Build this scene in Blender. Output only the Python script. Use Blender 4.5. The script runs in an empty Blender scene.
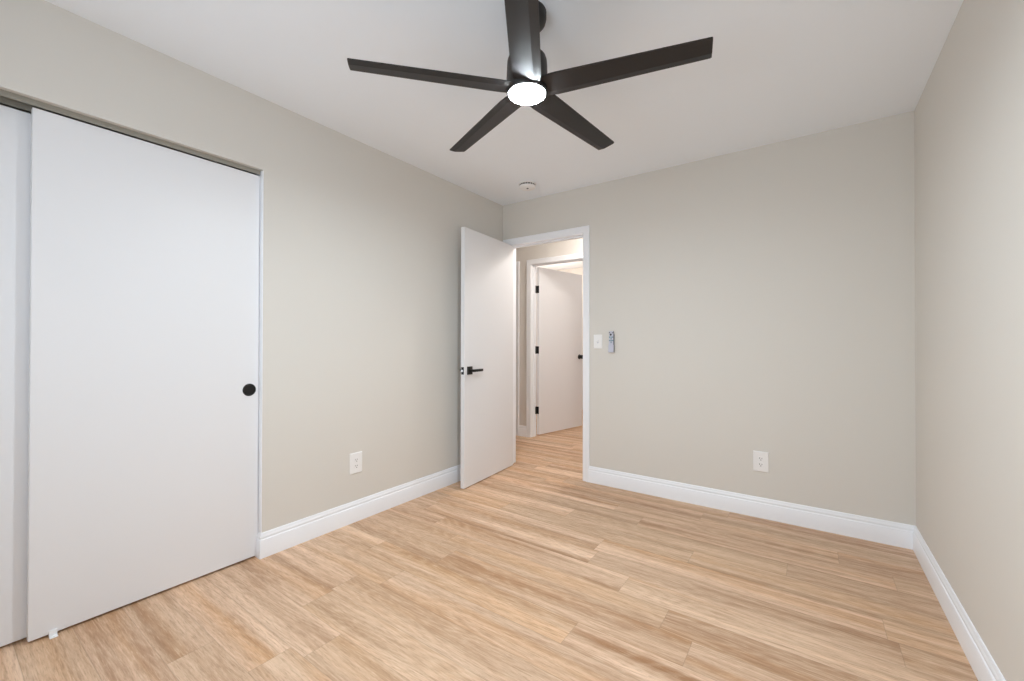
import bpy, bmesh, math, random
from mathutils import Vector, Matrix, Euler
random.seed(4)
scene = bpy.context.scene
COL = scene.collection
PI = math.pi
R = math.radians

# ------------------------------------------------------------------ camera
CAM_H = 1.1394
cam_data = bpy.data.cameras.new('camera')
cam = bpy.data.objects.new('camera', cam_data)
COL.objects.link(cam)
cam_data.sensor_width = 36.0
cam_data.lens = 36.0 * 421.98 / 1024.0
cam_data.clip_start = 0.02
yaw, pit, rol = R(35.245), R(0.349), R(0.111)
fw = Vector((-math.sin(yaw) * math.cos(pit), math.cos(yaw) * math.cos(pit), math.sin(pit)))
r0 = Vector((math.cos(yaw), math.sin(yaw), 0))
u0 = r0.cross(fw)
rt = r0 * math.cos(rol) + u0 * math.sin(rol)
up = -r0 * math.sin(rol) + u0 * math.cos(rol)
cam.matrix_world = Matrix(((rt.x, up.x, -fw.x, 0), (rt.y, up.y, -fw.y, 0),
                           (rt.z, up.z, -fw.z, CAM_H), (0, 0, 0, 1)))
scene.camera = cam

# ------------------------------------------------------------------ colour management, world, lights
scene.view_settings.view_transform = 'Standard'
scene.view_settings.look = 'None'
scene.view_settings.exposure = -0.06
scene.view_settings.gamma = 1.0
scene.view_settings.use_curve_mapping = False
scene.cycles.max_bounces = 16
scene.cycles.diffuse_bounces = 10
scene.cycles.glossy_bounces = 4
scene.cycles.sample_clamp_indirect = 6.0
scene.cycles.caustics_reflective = False
scene.cycles.caustics_refractive = False

# room dimensions (metres): x along the back wall, y into the room
XL, XR, YB, YR, H = -2.377, 0.477, 3.208, -0.62, 2.44
WT = 0.115                                    # partition thickness
YH0, YH1 = YB + WT, 4.30                      # hallway
YF0, YF1 = YH1 + WT, 6.6                      # room beyond the hallway
CL0, CL1, CLZ = -0.45, 1.067, 2.06            # closet opening along y, head height
DX0, DX1, DZ = -2.302, -1.545, 2.048          # bedroom doorway
FX0, FX1, FZ = -2.752, -1.93, 2.085
NX0, NX1 = -3.75, -2.990                     # neighbouring doorway further left on the hall wall           # doorway across the hall
WIN_R = (-0.35, 1.15, 0.75, 2.05)             # window in the right wall (y0,y1,z0,z1)
WIN_B = (-1.45, -0.15, 0.75, 2.05)            # added window in the rear wall (x0,x1,z0,z1)

world = bpy.data.worlds.new('overcast_sky')
scene.world = world
world.use_nodes = True
bgn = world.node_tree.nodes['Background']
bgn.inputs['Color'].default_value = (0.80, 0.88, 1.0, 1)
bgn.inputs['Strength'].default_value = 0.3

def area(name, loc, rot, sx, sy, power, colour, spread=PI):
    d = bpy.data.lights.new(name, 'AREA')
    d.shape = 'RECTANGLE'
    d.size, d.size_y = sx, sy
    d.energy = power
    d.color = colour
    d.spread = spread
    o = bpy.data.objects.new(name, d)
    o.location = loc
    o.rotation_euler = rot
    COL.objects.link(o)
    return o

# daylight through the right window; the rear source is added to brighten the back wall
area('daylight_right_window', (XR + 0.16, (WIN_R[0] + WIN_R[1]) / 2, (WIN_R[2] + WIN_R[3]) / 2),
     (0, R(90), 0), WIN_R[3] - WIN_R[2], WIN_R[1] - WIN_R[0], 1.5, (0.84, 0.93, 1.0))
area('added_rear_fill', ((WIN_B[0] + WIN_B[1]) / 2, YR - 0.16, (WIN_B[2] + WIN_B[3]) / 2),
     (R(90), 0, 0), WIN_B[1] - WIN_B[0], WIN_B[3] - WIN_B[2], 33, (0.82, 0.92, 1.0))
# warm lamps of the hallway and of the room across it, plus an added fill
def lamp(name, loc, power, colour, radius):
    d = bpy.data.lights.new(name, 'POINT')
    d.energy = power
    d.color = colour
    d.shadow_soft_size = radius
    o = bpy.data.objects.new(name, d)
    o.location = loc
    COL.objects.link(o)
    return o
lamp('hallway_lamp', (-1.50, 3.80, 2.32), 31, (1.0, 0.925, 0.85), 0.07)
lamp('far_room_lamp', (-3.35, 5.7, 2.1), 24, (1.0, 0.89, 0.78), 0.10)
lamp('far_room_added_fill', (-1.1, 5.8, 2.2), 20, (1.0, 0.95, 0.90), 0.10)  # added fill that brightens the face of the door across the hall

# ------------------------------------------------------------------ node helpers
def srgb(r, g, b):
    def f(c):
        c /= 255.0
        return c / 12.92 if c <= 0.04045 else ((c + 0.055) / 1.055) ** 2.4
    return (f(r), f(g), f(b), 1.0)

def new_mat(name):
    m = bpy.data.materials.new(name)
    m.use_nodes = True
    return m, m.node_tree.nodes, m.node_tree.links, m.node_tree.nodes['Principled BSDF']

def plain(name, col, rough=0.5, metal=0.0, bump=0.0, bscale=200.0, vary=0.0, spec=0.5):
    """a paint, plastic or metal with a faint procedural grain"""
    m, N, L, P = new_mat(name)
    P.inputs['Roughness'].default_value = rough
    P.inputs['Metallic'].default_value = metal
    P.inputs['Specular IOR Level'].default_value = spec
    tc = N.new('ShaderNodeTexCoord')
    nz = N.new('ShaderNodeTexNoise')
    nz.inputs['Scale'].default_value = bscale
    nz.inputs['Detail'].default_value = 3
    L.new(tc.outputs['Object'], nz.inputs['Vector'])
    mx = N.new('ShaderNodeMix')
    mx.data_type = 'RGBA'
    c2 = tuple(c * (1 - vary) for c in col[:3]) + (1,)
    mx.inputs['A'].default_value = col
    mx.inputs['B'].default_value = c2
    L.new(nz.outputs['Fac'], mx.inputs['Factor'])
    L.new(mx.outputs['Result'], P.inputs['Base Color'])
    if bump > 0:
        b = N.new('ShaderNodeBump')
        b.inputs['Strength'].default_value = bump
        b.inputs['Distance'].default_value = 0.002
        L.new(nz.outputs['Fac'], b.inputs['Height'])
        L.new(b.outputs['Normal'], P.inputs['Normal'])
    return m

M_WALL = plain('greige_wall_paint', srgb(216, 213, 207), 0.75, bump=0.06, bscale=260, vary=0.01, spec=0.3)
M_HALL = plain('hall_wall_paint', srgb(218, 214, 209), 0.75, bump=0.06, bscale=260, vary=0.01, spec=0.3)
M_CEIL = plain('white_ceiling_paint', srgb(241, 247, 254), 0.85, bump=0.08, bscale=220, vary=0.01, spec=0.2)
M_TRIM = plain('white_trim_paint', srgb(240, 243, 248), 0.35, vary=0.005, bscale=60)
M_DOOR = plain('white_door_paint', srgb(228, 229, 232), 0.45, bump=0.02, bscale=300, vary=0.006)
M_BLACK = plain('matte_black_metal', srgb(26, 25, 25), 0.42, metal=0.3, vary=0.1, bscale=90)
M_FAN = plain('dark_bronze_black_finish', srgb(29, 26, 26), 0.5, metal=0.0, vary=0.12, bscale=60)
M_PLASTIC = plain('white_plastic', srgb(238, 238, 238), 0.32, vary=0.004)
M_SLOT = plain('dark_slot_plastic', srgb(52, 50, 49), 0.6)
M_TRACK = plain('painted_track_metal', srgb(150, 146, 136), 0.45, metal=0.2, vary=0.05)
M_STEEL = plain('brushed_steel', srgb(190, 190, 190), 0.3, metal=0.9, vary=0.05)
M_REMOTE = plain('grey_remote_plastic', srgb(196, 198, 212), 0.4, vary=0.02)
M_REMSIDE = plain('dark_grey_plastic', srgb(92, 92, 98), 0.5, vary=0.05)
M_TEAL = plain('teal_button_rubber', srgb(92, 136, 150), 0.5, vary=0.05)
M_INK = plain('charcoal_button_rubber', srgb(58, 56, 62), 0.5, vary=0.05)
M_CLEAR = plain('frosted_clear_plastic', srgb(240, 242, 244), 0.25, vary=0.03)
M_CLEAR.node_tree.nodes['Principled BSDF'].inputs['Transmission Weight'].default_value = 0.0
M_WOODIN = plain('closet_interior_paint', srgb(205, 200, 190), 0.8, vary=0.02)

def emission(name, col, strength):
    m, N, L, P = new_mat(name)
    P.inputs['Base Color'].default_value = (0.9, 0.9, 0.9, 1)
    P.inputs['Emission Color'].default_value = col
    P.inputs['Emission Strength'].default_value = strength
    P.inputs['Roughness'].default_value = 0.5
    return m
M_LED = emission('lit_frosted_diffuser', (0.842, 0.937, 1.0, 1), 525.0)

def floor_material():
    m, N, L, P = new_mat('light_oak_plank_flooring')
    tc = N.new('ShaderNodeTexCoord')
    sep = N.new('ShaderNodeSeparateXYZ')
    L.new(tc.outputs['Object'], sep.inputs['Vector'])
    def put(sock, v):
        if isinstance(v, (int, float)):
            sock.default_value = v
        else:
            L.new(v, sock)
    def mth(op, a, b=None, c=None):
        n = N.new('ShaderNodeMath')
        n.operation = op
        put(n.inputs[0], a)
        if b is not None:
            put(n.inputs[1], b)
        if c is not None:
            put(n.inputs[2], c)
        return n.outputs[0]
    def comb(x, y, z):
        n = N.new('ShaderNodeCombineXYZ')
        put(n.inputs[0], x); put(n.inputs[1], y); put(n.inputs[2], z)
        return n.outputs[0]
    def noise(vec, scale, detail=2, rough=0.5, dist=0.0):
        n = N.new('ShaderNodeTexNoise')
        n.inputs['Scale'].default_value = scale
        n.inputs['Detail'].default_value = detail
        n.inputs['Roughness'].default_value = rough
        n.inputs['Distortion'].default_value = dist
        L.new(vec, n.inputs['Vector'])
        return n.outputs['Fac']
    def rng(v, a, b, c, d):
        n = N.new('ShaderNodeMapRange')
        n.clamp = True
        for k, q in zip(('From Min', 'From Max', 'To Min', 'To Max'), (a, b, c, d)):
            n.inputs[k].default_value = q
        L.new(v, n.inputs['Value'])
        return n.outputs['Result']
    def mix(f, a, b, mode='MIX'):
        n = N.new('ShaderNodeMix')
        n.data_type = 'RGBA'
        n.blend_type = mode
        put(n.inputs['Factor'], f)
        for s, v in (('A', a), ('B', b)):
            if isinstance(v, tuple):
                n.inputs[s].default_value = v
            else:
                L.new(v, n.inputs[s])
        return n.outputs['Result']
    W, LEN, Y0 = 0.15, 1.22, 0.07
    X, Y = sep.outputs['X'], sep.outputs['Y']
    v = mth('DIVIDE', mth('SUBTRACT', Y, Y0), W)
    row = mth('FLOOR', v)
    vf = mth('FRACT', v)
    # end joints: rows whose joints are known, the others at random
    known = {4: -1.588, 5: -1.50, 6: -1.793, 8: -1.66, 9: -0.775, 10: -0.37, 12: -0.722, 13: -0.947,
             15: -0.523, 16: -1.318, 17: -0.893, 18: -1.10}
    rr = random.Random(11)
    ramp = N.new('ShaderNodeValToRGB')
    ramp.color_ramp.interpolation = 'CONSTANT'
    el = ramp.color_ramp.elements
    rows = list(range(0, 21))
    for i, k in enumerate(rows):
        off = ((known[k] if k in known else rr.uniform(-1.2, 0)) % LEN) / LEN
        pos = (k - 0 + 0.0) / 32.0
        if i == 0:
            e = el[0]; e.position = 0.0
        elif i == 1:
            e = el[1]; e.position = pos
        else:
            e = el.new(pos)
        e.color = (off, off, off, 1)
    L.new(mth('DIVIDE', mth('ADD', row, 0.5), 32.0), ramp.inputs['Fac'])
    wn = N.new('ShaderNodeTexWhiteNoise'); wn.noise_dimensions = '1D'
    L.new(row, wn.inputs['W'])
    far = mth('GREATER_THAN', row, 20.5)
    off = mth('ADD', mth('MULTIPLY', ramp.outputs['Color'], mth('SUBTRACT', 1.0, far)),
              mth('MULTIPLY', wn.outputs['Value'], far))
    u = mth('SUBTRACT', mth('DIVIDE', X, LEN), off)
    colm = mth('FLOOR', u)
    uf = mth('FRACT', u)
    w2 = N.new('ShaderNodeTexWhiteNoise'); w2.noise_dimensions = '3D'
    L.new(comb(row, colm, 3.7), w2.inputs['Vector'])
    pr = w2.outputs['Value']
    sc = N.new('ShaderNodeSeparateColor')
    L.new(w2.outputs['Color'], sc.inputs['Color'])
    pg, pb = sc.outputs[0], sc.outputs[1]
    shift = mth('MULTIPLY', pr, 37.0)
    shift2 = mth('MULTIPLY', pg, 23.0)
    # broad lengthwise streaks inside a plank
    streak = noise(comb(mth('ADD', mth('MULTIPLY', X, 0.55), shift), mth('ADD', mth('MULTIPLY', Y, 13.0), shift2), pr), 1.0, 4, 0.6, 0.25)
    # cathedral figure: contour lines of a stretched noise
    fig = noise(comb(mth('ADD', mth('MULTIPLY', X, 1.1), shift2), mth('ADD', mth('MULTIPLY', Y, 8.5), shift), pg), 1.0, 1, 0.4, 0.4)
    rings = mth('ADD', mth('MULTIPLY', mth('SINE', mth('MULTIPLY', fig, 85.0)), 0.5), 0.5)
    # fine pores
    pores = noise(comb(mth('MULTIPLY', X, 16.0), mth('MULTIPLY', Y, 210.0), shift), 1.0, 4, 0.7, 0.3)
    c = mix(rng(streak, 0.34, 0.66, 0.0, 1.0), srgb(162, 118, 82), srgb(240, 207, 178))
    c = mix(rng(noise(comb(mth('MULTIPLY', X, 0.6), mth('MULTIPLY', Y, 9.0), shift2), 1.0, 2, 0.5, 0.2), 0.48, 0.68, 0.0, 0.5),
            c, srgb(212, 156, 100))
    c = mix(rng(pr, 0.0, 1.0, 0.0, 0.42), c, srgb(168, 134, 106))
    c = mix(rng(pb, 0.0, 1.0, 0.0, 0.22), c, srgb(228, 200, 166))
    c = mix(mth('MULTIPLY', rng(rings, 0.55, 1.0, 0.0, 1.0), 0.10), c, srgb(246, 226, 200))
    c = mix(mth('MULTIPLY', rng(rings, 0.45, 0.0, 0.0, 1.0), 0.09), c, srgb(138, 101, 70))
    c = mix(rng(pores, 0.50, 0.68, 0.0, 0.50), c, srgb(150, 112, 80))
    c = mix(rng(pores, 0.46, 0.30, 0.0, 0.36), c, srgb(244, 222, 194))
    # joints
    dv = mth('MINIMUM', vf, mth('SUBTRACT', 1.0, vf))
    du = mth('MULTIPLY', mth('MINIMUM', uf, mth('SUBTRACT', 1.0, uf)), LEN / W)
    d = mth('MINIMUM', dv, du)
    joint = rng(d, 0.004, 0.014, 1.0, 0.0)
    c = mix(mth('MULTIPLY', joint, 0.26), c, srgb(112, 82, 58))
    L.new(c, P.inputs['Base Color'])
    L.new(rng(pores, 0.3, 0.7, 0.40, 0.52), P.inputs['Roughness'])
    P.inputs['Specular IOR Level'].default_value = 0.45
    b = N.new('ShaderNodeBump')
    b.inputs['Strength'].default_value = 0.25
    b.inputs['Distance'].default_value = 0.0015
    L.new(mth('SUBTRACT', mth('MULTIPLY', pores, 0.4), mth('MULTIPLY', joint, 1.0)), b.inputs['Height'])
    L.new(b.outputs['Normal'], P.inputs['Normal'])
    return m
M_FLOOR = floor_material()

# ------------------------------------------------------------------ mesh helpers
class MB:
    def __init__(self):
        self.bm = bmesh.new()
    def box(self, lo, hi, bevel=0.0, seg=2, M=None):
        t = bmesh.new()
        bmesh.ops.create_cube(t, size=1.0)
        s = Vector(hi) - Vector(lo)
        c = (Vector(hi) + Vector(lo)) / 2
        bmesh.ops.scale(t, vec=s, verts=t.verts)
        bmesh.ops.translate(t, vec=c, verts=t.verts)
        if bevel > 0:
            bmesh.ops.bevel(t, geom=list(t.edges), offset=bevel, segments=seg, affect='EDGES', profile=0.5)
        self.merge(t, M)
        return self
    def merge(self, t, M=None):
        if M is not None:
            bmesh.ops.transform(t, matrix=M, verts=t.verts)
        me = bpy.data.meshes.new('tmp')
        t.to_mesh(me); t.free()
        self.bm.from_mesh(me)
        bpy.data.meshes.remove(me)
    def lathe(self, prof, n=48, M=None):
        """prof: list of (radius, z); a radius of 0 closes the end"""
        t = bmesh.new()
        rings = []
        for r, z in prof:
            if r < 1e-6:
                rings.append([t.verts.new((0, 0, z))])
            else:
                rings.append([t.verts.new((r * math.cos(2 * PI * k / n), r * math.sin(2 * PI * k / n), z)) for k in range(n)])
        for a, b in zip(rings, rings[1:]):
            for k in range(n):
                k2 = (k + 1) % n
                if len(a) == 1 and len(b) == 1:
                    continue
                if len(a) == 1:
                    t.faces.new((a[0], b[k2], b[k]))
                elif len(b) == 1:
                    t.faces.new((a[k], a[k2], b[0]))
                else:
                    t.faces.new((a[k], a[k2], b[k2], b[k]))
        bmesh.ops.recalc_face_normals(t, faces=t.faces)
        self.merge(t, M)
        return self
    def prism(self, poly, a, b, place):
        """poly: 2-D outline; extruded from a to b; place(u, v, w) gives the point"""
        t = bmesh.new()
        A = [t.verts.new(place(u, v, a)) for u, v in poly]
        B = [t.verts.new(place(u, v, b)) for u, v in poly]
        n = len(poly)
        t.faces.new(A)
        t.faces.new(list(reversed(B)))
        for k in range(n):
            t.faces.new((A[k], B[k], B[(k + 1) % n], A[(k + 1) % n]))
        bmesh.ops.recalc_face_normals(t, faces=t.faces)
        self.merge(t)
        return self
    def sweep(self, path, prof, place):
        """closed profile (offset, rise) swept with mitres along an open 2-D path; offset goes to the left of it"""
        t = bmesh.new()
        pts = [Vector(p) for p in path]
        dirs = [(pts[i + 1] - pts[i]).normalized() for i in range(len(pts) - 1)]
        rows = []
        for i, p in enumerate(pts):
            if i == 0:
                nrm = Vector((-dirs[0].y, dirs[0].x)); k = 1
            elif i == len(pts) - 1:
                nrm = Vector((-dirs[-1].y, dirs[-1].x)); k = 1
            else:
                n1 = Vector((-dirs[i - 1].y, dirs[i - 1].x)); n2 = Vector((-dirs[i].y, dirs[i].x))
                nrm = (n1 + n2).normalized(); k = 1 / max(0.2, nrm.dot(n1))
            rows.append([t.verts.new(place(p.x + nrm.x * a * k, p.y + nrm.y * a * k, b)) for a, b in prof])
        n = len(prof)
        for A, B in zip(rows, rows[1:]):
            for k in range(n):
                t.faces.new((A[k], A[(k + 1) % n], B[(k + 1) % n], B[k]))
        t.faces.new(rows[0]); t.faces.new(list(reversed(rows[-1])))
        bmesh.ops.recalc_face_normals(t, faces=t.faces)
        self.merge(t)
        return self
    def build(self, name, mat, parent=None, smooth=True, loc=None, sharp=32):
        me = bpy.data.meshes.new(name)
        bmesh.ops.recalc_face_normals(self.bm, faces=self.bm.faces)
        self.bm.to_mesh(me); self.bm.free()
        me.materials.append(mat)
        if smooth:
            for p in me.polygons:
                p.use_smooth = True
            me.set_sharp_from_angle(angle=R(sharp))
        o = bpy.data.objects.new(name, me)
        COL.objects.link(o)
        if loc is not None:
            me.transform(Matrix.Translation(-Vector(loc)))
            o.location = loc
        if parent is not None:
            o.parent = parent
            o.matrix_parent_inverse = Matrix.Identity(4)
        return o

def tag(o, label, cat, group=None, kind=None):
    o['label'] = label
    o['category'] = cat
    if group:
        o['group'] = group
    if kind:
        o['kind'] = kind
    return o

def struct(o, label, cat):
    return tag(o, label, cat, kind='structure')

def empty(name, loc, rotz=0.0):
    o = bpy.data.objects.new(name, None)
    o.empty_display_size = 0.05
    o.location = loc
    o.rotation_euler = (0, 0, rotz)
    COL.objects.link(o)
    return o

def on_yz(u, v, w): return (w, u, v)          # outline in y,z extruded along x
def on_xz(u, v, w): return (u, w, v)          # outline in x,z extruded along y
def on_xy(u, v, w): return (u, v, w)

# ------------------------------------------------------------------ room shell
X0, X1 = -4.3, XR + WT
f = MB().box((X0, YR - WT, -0.10), (X1, YF1 + WT, 0.0)).build('floor', M_FLOOR, smooth=False)
struct(f, 'light oak plank floor running through bedroom and hall', 'floor')
c = MB().box((X0, YR - WT, H), (X1, YF1 + WT, H + 0.10)).build('ceiling', M_CEIL, smooth=False)
struct(c, 'plain white ceiling above the bedroom and hall', 'ceiling')

# left wall with the closet opening
w = MB().prism([(YR, 0), (CL0, 0), (CL0, CLZ), (CL1, CLZ), (CL1, 0), (YB, 0), (YB, H), (YR, H)], XL - WT, XL, on_yz)
struct(w.build('wall_left', M_WALL, smooth=False), 'greige left wall holding the closet opening', 'wall')
# back wall with the doorway
w = MB().prism([(X0 + WT, 0), (DX0 - 0.018, 0), (DX0 - 0.018, DZ + 0.018), (DX1 + 0.018, DZ + 0.018), (DX1 + 0.018, 0), (X1, 0), (X1, H), (X0 + WT, H)], YB, YB + WT, on_xz)
struct(w.build('wall_back', M_WALL, smooth=False), 'greige back wall with the open doorway at its left', 'wall')
# right wall with a window behind the camera
y0, y1, z0, z1 = WIN_R
w = MB()
w.box((XR, YR - WT, 0), (XR + WT, y0, H)).box((XR, y1, 0), (XR + WT, YB, H))
w.box((XR, y0, 0), (XR + WT, y1, z0)).box((XR, y0, z1), (XR + WT, y1, H))
struct(w.build('wall_right', M_WALL, smooth=False), 'greige right wall beside the camera', 'wall')
x0, x1, z0, z1 = WIN_B
w = MB()
w.box((XL - WT, YR - WT, 0), (x0, YR, H)).box((x1, YR - WT, 0), (XR, YR, H))
w.box((x0, YR - WT, 0), (x1, YR, z0)).box((x0, YR - WT, z1), (x1, YR, H))
struct(w.build('wall_rear', M_WALL, smooth=False), 'greige rear wall behind the camera', 'wall')
# closet box
CB = XL - 0.72
w = MB().box((CB - WT, YR - WT, 0), (CB, CL1 + 0.25, H)).box((CB, CL1 + 0.15, 0), (XL - WT, CL1 + 0.25, H)).box((CB, YR - WT, 0), (XL - WT, YR, H))
struct(w.build('wall_closet', M_WOODIN, smooth=False), 'inside walls of the closet behind the sliding doors', 'wall')
# hallway and the room across it
w = MB().prism([(X0 + WT, 0), (NX0 - 0.018, 0), (NX0 - 0.018, FZ + 0.018), (NX1 + 0.018, FZ + 0.018), (NX1 + 0.018, 0), (FX0 - 0.018, 0), (FX0 - 0.018, FZ + 0.018), (FX1 + 0.018, FZ + 0.018), (FX1 + 0.018, 0), (X1, 0), (X1, H), (X0 + WT, H)], YH1, YH1 + WT, on_xz)
struct(w.build('wall_hall', M_HALL, smooth=False), 'far hallway wall seen through the open bedroom door', 'wall')
w = MB().box((X0, YB, 0), (X0 + WT, YF1 + WT, H))
struct(w.build('wall_hall_end', M_HALL, smooth=False), 'end wall of the hallway', 'wall')
w = MB().box((XR, YB + WT, 0), (XR + WT, YH1, H)).box((XR, YF0, 0), (XR + WT, YF1 + WT, H))
struct(w.build('wall_hall_right', M_HALL, smooth=False), 'right end wall of the hallway', 'wall')
w = MB().box((X0 + WT, YF1, 0), (XR, YF1 + WT, H))
struct(w.build('wall_far', M_HALL, smooth=False), 'cream wall of the room across the hall', 'wall')

# unseen windows; the rear one is added to let in fill light
def window(name, label, corners, place):
    (a0, a1, z0, z1) = corners
    fr = MB()
    t = 0.045
    def bar(u0, u1, v0, v1, w0, w1):
        p, q = Vector(place(u0, v0, w0)), Vector(place(u1, v1, w1))
        fr.box([min(i, j) for i, j in zip(p, q)], [max(i, j) for i, j in zip(p, q)], 0.003, 1)
    bar(a0, a1, z0, z0 + t, 0.02, 0.09); bar(a0, a1, z1 - t, z1, 0.02, 0.09)
    bar(a0, a0 + t, z0 + t, z1 - t, 0.02, 0.09); bar(a1 - t, a1, z0 + t, z1 - t, 0.02, 0.09)
    zc = (z0 + z1) / 2
    bar(a0 + t, a1 - t, zc - 0.02, zc + 0.02, 0.03, 0.07)
    return struct(fr.build(name, M_TRIM), label, 'window')
window('window_1', 'white window in the right wall beside the camera', WIN_R, lambda u, v, w: (XR + w, u, v))
window('added_rear_window', 'unseen white window added in the rear wall for fill light', WIN_B, lambda u, v, w: (u, YR - w, v))

# ------------------------------------------------------------------ baseboards
BH, BT = 0.131, 0.015
BASE = [(0, 0), (BT, 0), (BT, 0.094), (BT - 0.0015, 0.097), (BT - 0.0045, 0.099), (BT - 0.005, 0.103),
        (BT - 0.0035, 0.108), (BT - 0.004, 0.113), (BT - 0.007, 0.117), (BT - 0.008, 0.121), (BT - 0.0085, 0.126),
        (BT - 0.011, 0.130), (0.0, BH)]
def baseboard(name, label, path):
    return struct(MB().sweep(path, BASE, on_xy).build(name, M_TRIM), label, 'baseboard')
baseboard('baseboard_left', 'white baseboard on the left wall between closet and open door',
          [(XL, YB), (XL, CL1), (XL - 0.043, CL1)])
baseboard('baseboard_back', 'long white baseboard along the back wall right of the doorway',
          [(XR - 0.0002, YB), (DX1 + 0.062, YB)])
baseboard('baseboard_right', 'white baseboard along the right wall', [(XR, YR), (XR, YB)])
baseboard('baseboard_hall', 'short white baseboard on the hallway wall left of the far door',
          [(FX0 - 0.063, YH1), (NX1 + 0.063, YH1)])

# ------------------------------------------------------------------ door casings and jambs
CASE = [(0.0, 0.0), (0.0, 0.008), (0.004, 0.0105), (0.012, 0.011), (0.016, 0.0095), (0.022, 0.0105), (0.034, 0.013),
        (0.046, 0.0155), (0.052, 0.016), (0.056, 0.0145), (0.057, 0.012), (0.057, 0.0)]
def casing(mb, xa, xb, zt, y, sgn):
    """mitred U of casing around a doorway on the wall face y; sgn is the direction it stands out"""
    q = 0.005
    mb.sweep([(xa - q, 0.0), (xa - q, zt + q), (xb + q, zt + q), (xb + q, 0.0)], CASE, lambda u, v, b: (u, y + sgn * b, v))
def jamb(mb, xa, xb, zt, ya, yb, stop):
    t = 0.018
    mb.box((xa - t, ya, 0), (xa, yb, zt + t)).box((xb, ya, 0), (xb + t, yb, zt + t)).box((xa, ya, zt), (xb, yb, zt + t))
    s0, s1 = stop
    mb.box((xa, s0, 0), (xa + 0.011, s1, zt - 0.011), 0.002, 1).box((xb - 0.011, s0, 0), (xb, s1, zt - 0.011), 0.002, 1)
    mb.box((xa, s0, zt - 0.011), (xb, s1, zt), 0.002, 1)
m = MB()
casing(m, DX0, DX1, DZ, YB, -1)
casing(m, DX0, DX1, DZ, YB + WT, 1)
jamb(m, DX0, DX1, DZ, YB, YB + WT, (YB + 0.040, YB + 0.075))
struct(m.build('trim_1', M_TRIM), 'white casing and jamb around the open bedroom doorway', 'door frame')
m = MB()
casing(m, FX0, FX1, FZ, YH1, -1)
jamb(m, FX0, FX1, FZ, YH1, YF0, (YH1 + 0.040, YH1 + 0.075))
struct(m.build('trim_2', M_TRIM), 'white casing and jamb around the doorway across the hall', 'door frame')
m = MB()
casing(m, NX0, NX1, FZ, YH1, -1)
jamb(m, NX0, NX1, FZ, YH1, YF0, (YH1 + 0.040, YH1 + 0.075))
struct(m.build('trim_4', M_TRIM), 'white casing edge of the next doorway at the hall left end', 'door frame')
m = MB().box((NX0 + 0.003, YH1 + 0.077, 0.012), (NX1 - 0.003, YH1 + 0.112, FZ - 0.004), 0.0015, 1)
struct(m.build('door_5', M_DOOR), 'closed white door further left along the hallway wall', 'door')
# painted jamb board on the closet return
m = MB().box((XL - WT, CL1 - 0.004, 0.0), (XL + 0.002, CL1, CLZ - 0.004), 0.001, 1)
struct(m.build('trim_3', M_TRIM), 'narrow white jamb edge at the right of the closet opening', 'trim')

# ------------------------------------------------------------------ open bedroom door
FACE = DX0 + 0.043
D0, D1 = 2.464, 3.216
m = MB().box((FACE - 0.035, D0, 0.006), (FACE, D1, 2.046), 0.0015, 1)
door1 = struct(m.build('door_1', M_DOOR, loc=(FACE, D1, 0.006)), 'white flush bedroom door standing open beside the back corner', 'door')
def rel(o, p): return Vector(p) - o.location
HY, HZ = D0 + 0.066, 0.922
def handle(side):
    s = 1 if side > 0 else -1
    xb = FACE if s > 0 else FACE - 0.035
    def bx(mb, a, b, y0, y1, z0, z1, bv):
        lo, hi = sorted((xb + s * a, xb + s * b))
        p = rel(door1, (lo, y0, z0)); q = rel(door1, (hi, y1, z1))
        mb.box(p, q, bv, 2)
    r = MB(); bx(r, 0.0, 0.009, HY - 0.032, HY + 0.032, HZ - 0.032, HZ + 0.032, 0.002)
    ro = r.build('handle_rosette', M_BLACK, door1)
    l = MB()
    bx(l, 0.009, 0.050, HY - 0.010, HY + 0.010, HZ - 0.010, HZ + 0.010, 0.003)
    bx(l, 0.040, 0.054, HY - 0.011, HY + 0.118, HZ - 0.0105, HZ + 0.0105, 0.003)
    l.build('lever', M_BLACK, ro)
    ro['label'] = 'square matte black handle rosette'
handle(1); handle(-1)
xc = FACE - 0.0175
p = MB()
p.box(rel(door1, (xc - 0.0125, D0 - 0.0015, HZ - 0.029)), rel(door1, (xc + 0.0125, D0 + 0.001, HZ + 0.029)), 0.001, 1)
pl_ = p.build('latch_plate', M_BLACK, door1)
pl_['label'] = 'black latch plate on the door edge'
p = MB().prism([(-0.0065, 0), (0.0065, 0), (0.0065, 0.004), (-0.0065, 0.011)], HZ - 0.008, HZ + 0.008,
               lambda u, v, w_: tuple(rel(door1, (xc + u, D0 - 0.0015 - v, w_))))
p.build('latch_bolt', M_STEEL, pl_)
for hz in (0.31, 1.05, 1.80):
    h = MB()
    c0 = rel(door1, (DX0 - 0.003, YB - 0.007, hz))
    h.lathe([(0, -0.047), (0.004, -0.047), (0.0065, -0.045), (0.0065, 0.045), (0.004, 0.047), (0, 0.047)], 16, Matrix.Translation(c0))
    h.box(rel(door1, (DX0 - 0.003, D1, hz - 0.045)), rel(door1, (FACE - 0.004, D1 + 0.002, hz + 0.045)))
    h.build('hinge', M_BLACK, door1)

door1.rotation_euler = (0, 0, R(4.8))          # not quite square to the wall

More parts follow.
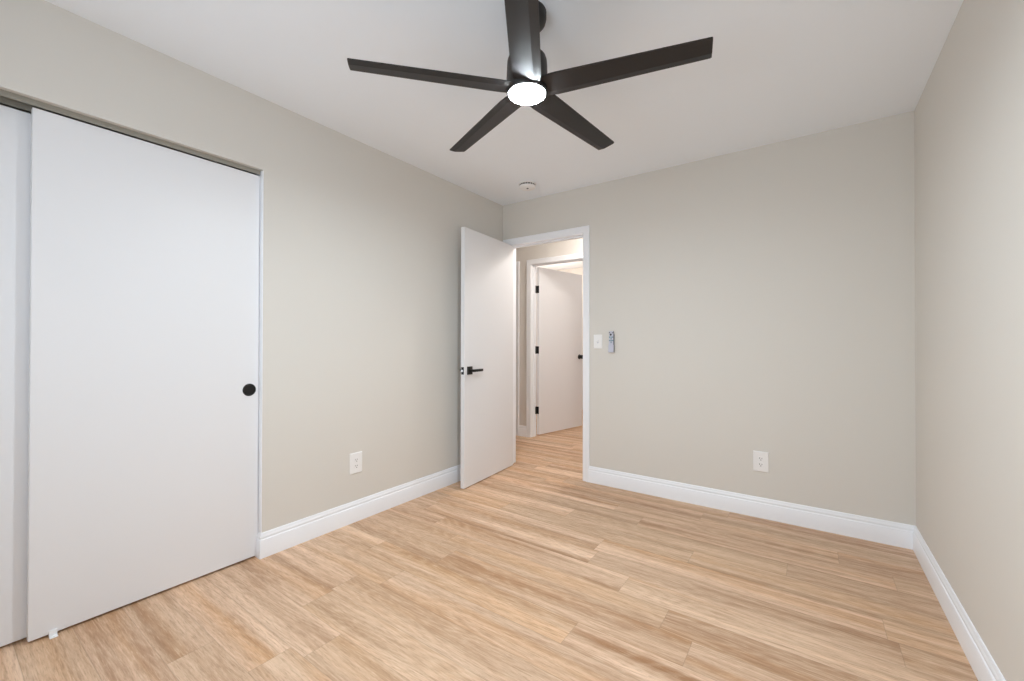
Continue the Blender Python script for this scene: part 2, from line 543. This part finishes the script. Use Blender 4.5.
# ------------------------------------------------------------------ closet sliding doors
PF = -2.404
m = MB().box((PF - 0.033, 0.252, 0.010), (PF, CL1 - 0.0055, 2.030), 0.0015, 1)
door2 = struct(m.build('door_2', M_DOOR, loc=(PF, CL1, 0.010)), 'wide white sliding closet door in front with a round black pull', 'closet door')
m = MB().box((PF - 0.079, CL0 + 0.01, 0.010), (PF - 0.046, 0.318, 2.020), 0.0015, 1)
struct(m.build('door_3', M_DOOR, loc=(PF - 0.046, 0.318, 0.010)), 'white sliding closet door slid behind the front one at far left', 'closet door')
PY, PZ = 1.0145, 0.8915
MX = Matrix.Translation(rel(door2, (PF, PY, PZ))) @ Matrix.Rotation(R(90), 4, 'Y')
pull = MB().lathe([(0.0255, 0.0005), (0.0265, 0.0030), (0.029, 0.0038), (0.0312, 0.0030), (0.0325, 0.0)], 48, MX).build('finger_pull', M_BLACK, door2)
pull['label'] = 'round black recessed finger pull'
MB().lathe([(0.0, 0.0006), (0.0262, 0.0010)], 48, MX).build('pull_cup', M_BLACK, pull)
# overhead track
m = MB()
m.prism([(-0.026, CLZ), (-0.026, 2.037), (-0.029, 2.037), (-0.029, 2.052), (-0.082, 2.052), (-0.082, 2.030), (-0.085, 2.030),
         (-0.085, 2.052), (-0.112, 2.052), (-0.112, CLZ)], CL0, CL1 - 0.004, lambda u, v, w_: (XL + u, w_, v))
tag(m.build('closet_track', M_TRACK, smooth=False), 'grey beige overhead track along the top of the closet opening', 'door track')
# floor guide
g = MB().box((PF + 0.0008, 0.305, 0.0), (-2.380, 0.328, 0.004), 0.001, 1)
g.box((PF + 0.0008, 0.305, 0.004), (PF + 0.0055, 0.328, 0.024), 0.001, 1)
tag(g.build('floor_guide', M_CLEAR), 'small clear plastic door guide on the floor at the closet', 'door guide')

# ------------------------------------------------------------------ door across the hall, opened away
hinge = Vector((FX0 + 0.001, YF0 + 0.005, 0.0))
A = R(78.5)
door4 = struct(MB().box((0.0025, -0.038, 0.018), (0.862, -0.003, FZ - 0.014), 0.0015, 1).build('door_4', M_DOOR),
               'white flush door across the hall, half hidden by the doorway', 'door')
door4.location = hinge
door4.rotation_euler = (0, 0, A)
for hz in (0.315, 1.055, 1.80):
    h = MB()
    h.lathe([(0, -0.047), (0.004, -0.047), (0.0065, -0.045), (0.0065, 0.045), (0.004, 0.047), (0, 0.047)], 16, Matrix.Translation((0, 0, hz)))
    h.box((0.0005, -0.037, hz - 0.045), (0.0027, -0.002, hz + 0.045))
    # the leaf screwed to the jamb, turned back into the door's own axes
    MJ = Matrix.Rotation(-A, 4, 'Z')
    h.box((-0.0018, -0.046, hz - 0.045), (0.0006, 0.0, hz + 0.045), M=MJ)
    h.build('hinge', M_BLACK, door4)['label'] = 'matte black door hinge'
def knob(sgn):
    yb = -0.038 if sgn < 0 else -0.003
    k = MB()
    MK = Matrix.Translation((0.800, yb, 0.955)) @ Matrix.Rotation(R(90) if sgn < 0 else R(-90), 4, 'X')
    k.lathe([(0.0, 0.0), (0.032, 0.0), (0.032, 0.006), (0.030, 0.008), (0.013, 0.009), (0.012, 0.022), (0.016, 0.028),
             (0.025, 0.034), (0.028, 0.042), (0.027, 0.050), (0.022, 0.056), (0.0, 0.058)], 32, MK)
    k.build('door_knob', M_BLACK, door4)['label'] = 'round black door knob'
knob(-1); knob(1)

# ------------------------------------------------------------------ ceiling fan
FX, FY = -0.9105, 1.388
fan = tag(empty('ceiling_fan', (FX, FY, H)), 'black five-blade ceiling fan with a glowing round light', 'ceiling fan', kind='thing')
MB().lathe([(0.0, 0.0), (0.076, 0.0), (0.076, -0.022), (0.073, -0.036), (0.064, -0.047), (0.050, -0.053), (0.022, -0.056), (0.0, -0.056)], 56).build('canopy', M_FAN, fan)
MB().lathe([(0.0, -0.05), (0.0135, -0.05), (0.0135, -0.155), (0.022, -0.158), (0.022, -0.176), (0.0, -0.176)], 24).build('downrod', M_FAN, fan)
MB().lathe([(0.0, -0.166), (0.052, -0.167), (0.066, -0.171), (0.074, -0.179), (0.078, -0.192), (0.0795, -0.215), (0.0815, -0.282),
            (0.0815, -0.312), (0.079, -0.318), (0.073, -0.320), (0.0725, -0.312), (0.0, -0.312)], 64).build('motor_housing', M_FAN, fan)
MB().lathe([(0.0, -0.3240), (0.066, -0.3235), (0.0715, -0.3215), (0.0722, -0.316), (0.0, -0.3135)], 64).build('light_diffuser', M_LED, fan)['label'] = 'glowing white round light'
def blade_mesh():
    """one blade along +x: wide root, tapering tip, lower face bevelled along one long edge"""
    bm = bmesh.new()
    n = 14
    r_in, r_out = 0.070, 0.662
    secs = []
    for i in range(n + 1):
        s = i / n
        x = r_in + (r_out - r_in) * s
        wid = 0.115 + (0.090 - 0.115) * s
        if s < 0.08:
            wid *= 0.90 + 0.10 * s / 0.08
        secs.append((x, wid, 1.0))
    # rounded corners at the tip
    rc = 0.005
    secs[-1] = (r_out - rc, 0.090, 1.0)
    for a in (30, 60, 90):
        secs.append((r_out - rc + rc * math.sin(R(a)), 0.090 - 2 * rc * (1 - math.cos(R(a))), 1.0))
    rows = []
    th = 0.0095
    for x, wd, k in secs:
        h = wd / 2
        # +y is the bevelled edge; the section runs round the blade
        prof = [(-h, 0.0), (-h, th * 0.45), (-h + 0.004, th * 0.75), (h - 0.004, th * 1.0), (h, th * 0.95), (h, th * 0.60),
                (h - 0.028, -0.0015), (-h + 0.004, -0.0015)]
        rows.append([bm.verts.new((x, y, z)) for y, z in prof])
    m_ = len(rows[0])
    for a, b in zip(rows, rows[1:]):
        for k in range(m_):
            bm.faces.new((a[k], b[k], b[(k + 1) % m_], a[(k + 1) % m_]))
    bm.faces.new(rows[0]); bm.faces.new(list(reversed(rows[-1])))
    bmesh.ops.recalc_face_normals(bm, faces=bm.faces)
    return bm
bmb = MB(); bmb.bm.free(); bmb.bm = blade_mesh()
blade0 = bmb.build('blade', M_FAN, fan, sharp=7)
PITCH = R(12.5)
BLADE_Z = -0.306
TILT = Matrix.Rotation(R(1.6), 4, r0)          # the blades hang a touch out of level
for k in range(5):
    b = blade0 if k == 0 else blade0.copy()
    if k:
        COL.objects.link(b)
        b.parent = fan
    b.location = (0, 0, BLADE_Z)
    b.rotation_euler = (TILT @ Matrix.Rotation(R(13 + 72 * k), 4, 'Z') @ Matrix.Rotation(-PITCH, 4, 'X')).to_euler()

# ------------------------------------------------------------------ smoke detector
sd = tag(empty('smoke_detector', (-1.888, 2.885, H)), 'small round white smoke detector on the ceiling near the corner', 'smoke detector', kind='thing')
MB().lathe([(0.0, 0.0), (0.073, 0.0), (0.073, -0.006), (0.069, -0.008), (0.0, -0.008)], 48).build('base_plate', M_PLASTIC, sd)
MB().lathe([(0.0, -0.008), (0.066, -0.008), (0.066, -0.019), (0.0, -0.019)], 48).build('vent_ring', M_SLOT, sd)
MB().lathe([(0.0, -0.019), (0.067, -0.019), (0.0675, -0.022), (0.065, -0.030), (0.055, -0.037), (0.030, -0.040), (0.0, -0.0405)], 48).build('cover', M_PLASTIC, sd)
fins = MB()
for k in range(20):
    a = 2 * PI * k / 20
    fins.box((0.0630, -0.0020, -0.0185), (0.0668, 0.0020, -0.0078), M=Matrix.Rotation(a, 4, 'Z'))
fins.build('vent_fins', M_PLASTIC, sd)
MB().lathe([(0.0, -0.0430), (0.0085, -0.0425), (0.0095, -0.038), (0.0, -0.038)], 24, Matrix.Translation((0.010, -0.012, 0))).build('test_button', M_SLOT, sd)

# ------------------------------------------------------------------ wall plates
def plate_root(name, loc, face):
    """local x runs along the wall, local -y points into the room"""
    return empty(name, loc, 0.0 if face == 'back' else R(90))
def plate(mb, w_, h_, t):
    # bevelled faceplate standing out along -y
    mb.prism([(-w_ / 2, -h_ / 2), (w_ / 2, -h_ / 2), (w_ / 2, h_ / 2), (-w_ / 2, h_ / 2)], 0.0, -t * 0.45, lambda u, v, q: (u, q, v))
    t2 = bmesh.new()
    a = [t2.verts.new((sx * w_ / 2, -t * 0.45, sz * h_ / 2)) for sx, sz in ((-1, -1), (1, -1), (1, 1), (-1, 1))]
    i_ = 0.004
    b = [t2.verts.new((sx * (w_ / 2 - i_), -t, sz * (h_ / 2 - i_))) for sx, sz in ((-1, -1), (1, -1), (1, 1), (-1, 1))]
    for k in range(4):
        t2.faces.new((a[k], a[(k + 1) % 4], b[(k + 1) % 4], b[k]))
    t2.faces.new(b)
    mb.merge(t2)
def screw(parent, x, z, y):
    MB().lathe([(0.0, 0.0012), (0.0022, 0.001), (0.0030, 0.0)], 16, Matrix.Translation((x, y, z)) @ Matrix.Rotation(R(90), 4, 'X')).build('screw', M_PLASTIC, parent)
def outlet(loc, face, label):
    root = tag(plate_root('wall_outlet', loc, face), label, 'wall outlet', group='duplex outlets low on the walls', kind='thing')
    p_ = MB(); plate(p_, 0.089, 0.132, 0.007)
    p_.build('cover_plate', M_PLASTIC, root)
    for s in (-1, 1):
        zc = s * 0.0195
        o = MB()
        pts = []
        for k in range(40):
            a = 2 * PI * k / 40
            pts.append((0.0172 * math.cos(a), max(-0.0135, min(0.0135, 0.0172 * math.sin(a))) + zc))
        o.prism(pts, -0.006, -0.0092, lambda u, v, q: (u, q, v))
        rec = o.build('receptacle', M_PLASTIC, root)
        sl = MB()
        sl.box((-0.0078, -0.0095, zc - 0.001), (-0.0052, -0.0088, zc + 0.0085)).box((0.0052, -0.0095, zc), (0.0078, -0.0088, zc + 0.0075))
        sl.lathe([(0, 0.0095), (0.0028, 0.0095), (0.0028, 0.0088), (0, 0.0088)], 16, Matrix.Translation((0, 0, zc - 0.0075)) @ Matrix.Rotation(R(90), 4, 'X'))
        sl.build('slots', M_SLOT, rec)
    screw(root, 0, 0, -0.007)
    return root
outlet((-0.2655, YB, 0.3655), 'back', 'white duplex outlet low on the back wall')
outlet((XL, 1.634, 0.371), 'left', 'white duplex outlet low on the left wall by the closet')

sw = tag(plate_root('light_switch', (-1.4093, YB, 1.152), 'back'), 'white toggle light switch beside the doorway casing', 'light switch', kind='thing')
p_ = MB(); plate(p_, 0.073, 0.115, 0.006)
p_.build('cover_plate', M_PLASTIC, sw)
MB().box((-0.0055, -0.0064, -0.012), (0.0055, -0.0055, 0.012)).build('toggle_slot', M_REMOTE, sw)
MB().prism([(-0.006, -0.005), (-0.006, 0.007), (-0.0185, 0.0125), (-0.0195, 0.0065)], -0.0042, 0.0042, lambda u, v, q: (q, u, v)).build('toggle', M_PLASTIC, sw)
screw(sw, 0, 0.030, -0.006); screw(sw, 0, -0.030, -0.006)

# fan remote in its wall cradle
RX, RZ = -1.2905, 1.151
cr = tag(empty('remote_cradle', (RX, YB, RZ)), 'pale grey wall cradle holding the fan remote', 'remote holder', kind='thing')
MB().box((-0.0215, -0.004, -0.083), (0.0215, 0.0, 0.060), 0.002, 1).build('back_plate', M_REMSIDE, cr)
pk = MB()
pk.box((-0.0225, -0.0225, -0.0845), (0.0225, -0.0195, -0.024), 0.0015, 1)
pk.build('front_pocket', M_REMOTE, cr)
pk = MB()
pk.box((-0.0225, -0.0195, -0.0845), (-0.0200, -0.004, -0.024)).box((0.0200, -0.0195, -0.0845), (0.0225, -0.004, -0.024)).box((-0.0200, -0.0195, -0.0845), (0.0200, -0.004, -0.0815))
pk.build('pocket_sides', M_REMSIDE, cr)
rm = tag(empty('fan_remote', (RX, YB, RZ)), 'slim grey remote with teal buttons in the wall cradle', 'remote control', kind='thing')
MB().box((-0.0195, -0.0165, -0.081), (0.0195, -0.0045, 0.0845), 0.003, 2).build('body', M_REMSIDE, rm)
MB().box((-0.0186, -0.0185, -0.080), (0.0186, -0.0163, 0.0838), 0.001, 1).build('face_panel', M_REMOTE, rm)
def btn(x, z, r, mat):
    MB().lathe([(0, 0.0018), (r * 0.8, 0.0016), (r, 0.0006), (r, 0.0)], 20,
               Matrix.Translation((x, -0.0184, z)) @ Matrix.Rotation(R(90), 4, 'X')).build('button', mat, rm)
btn(-0.003, 0.057, 0.0085, M_INK)
btn(0.0135, 0.072, 0.005, M_REMSIDE); btn(-0.0135, 0.073, 0.005, M_REMSIDE)
for i in range(4):
    for j in range(3):
        if (i + j) % 2 == 0 or j == 1:
            btn((j - 1) * 0.0125, 0.037 - i * 0.0135, 0.0052, M_TEAL)
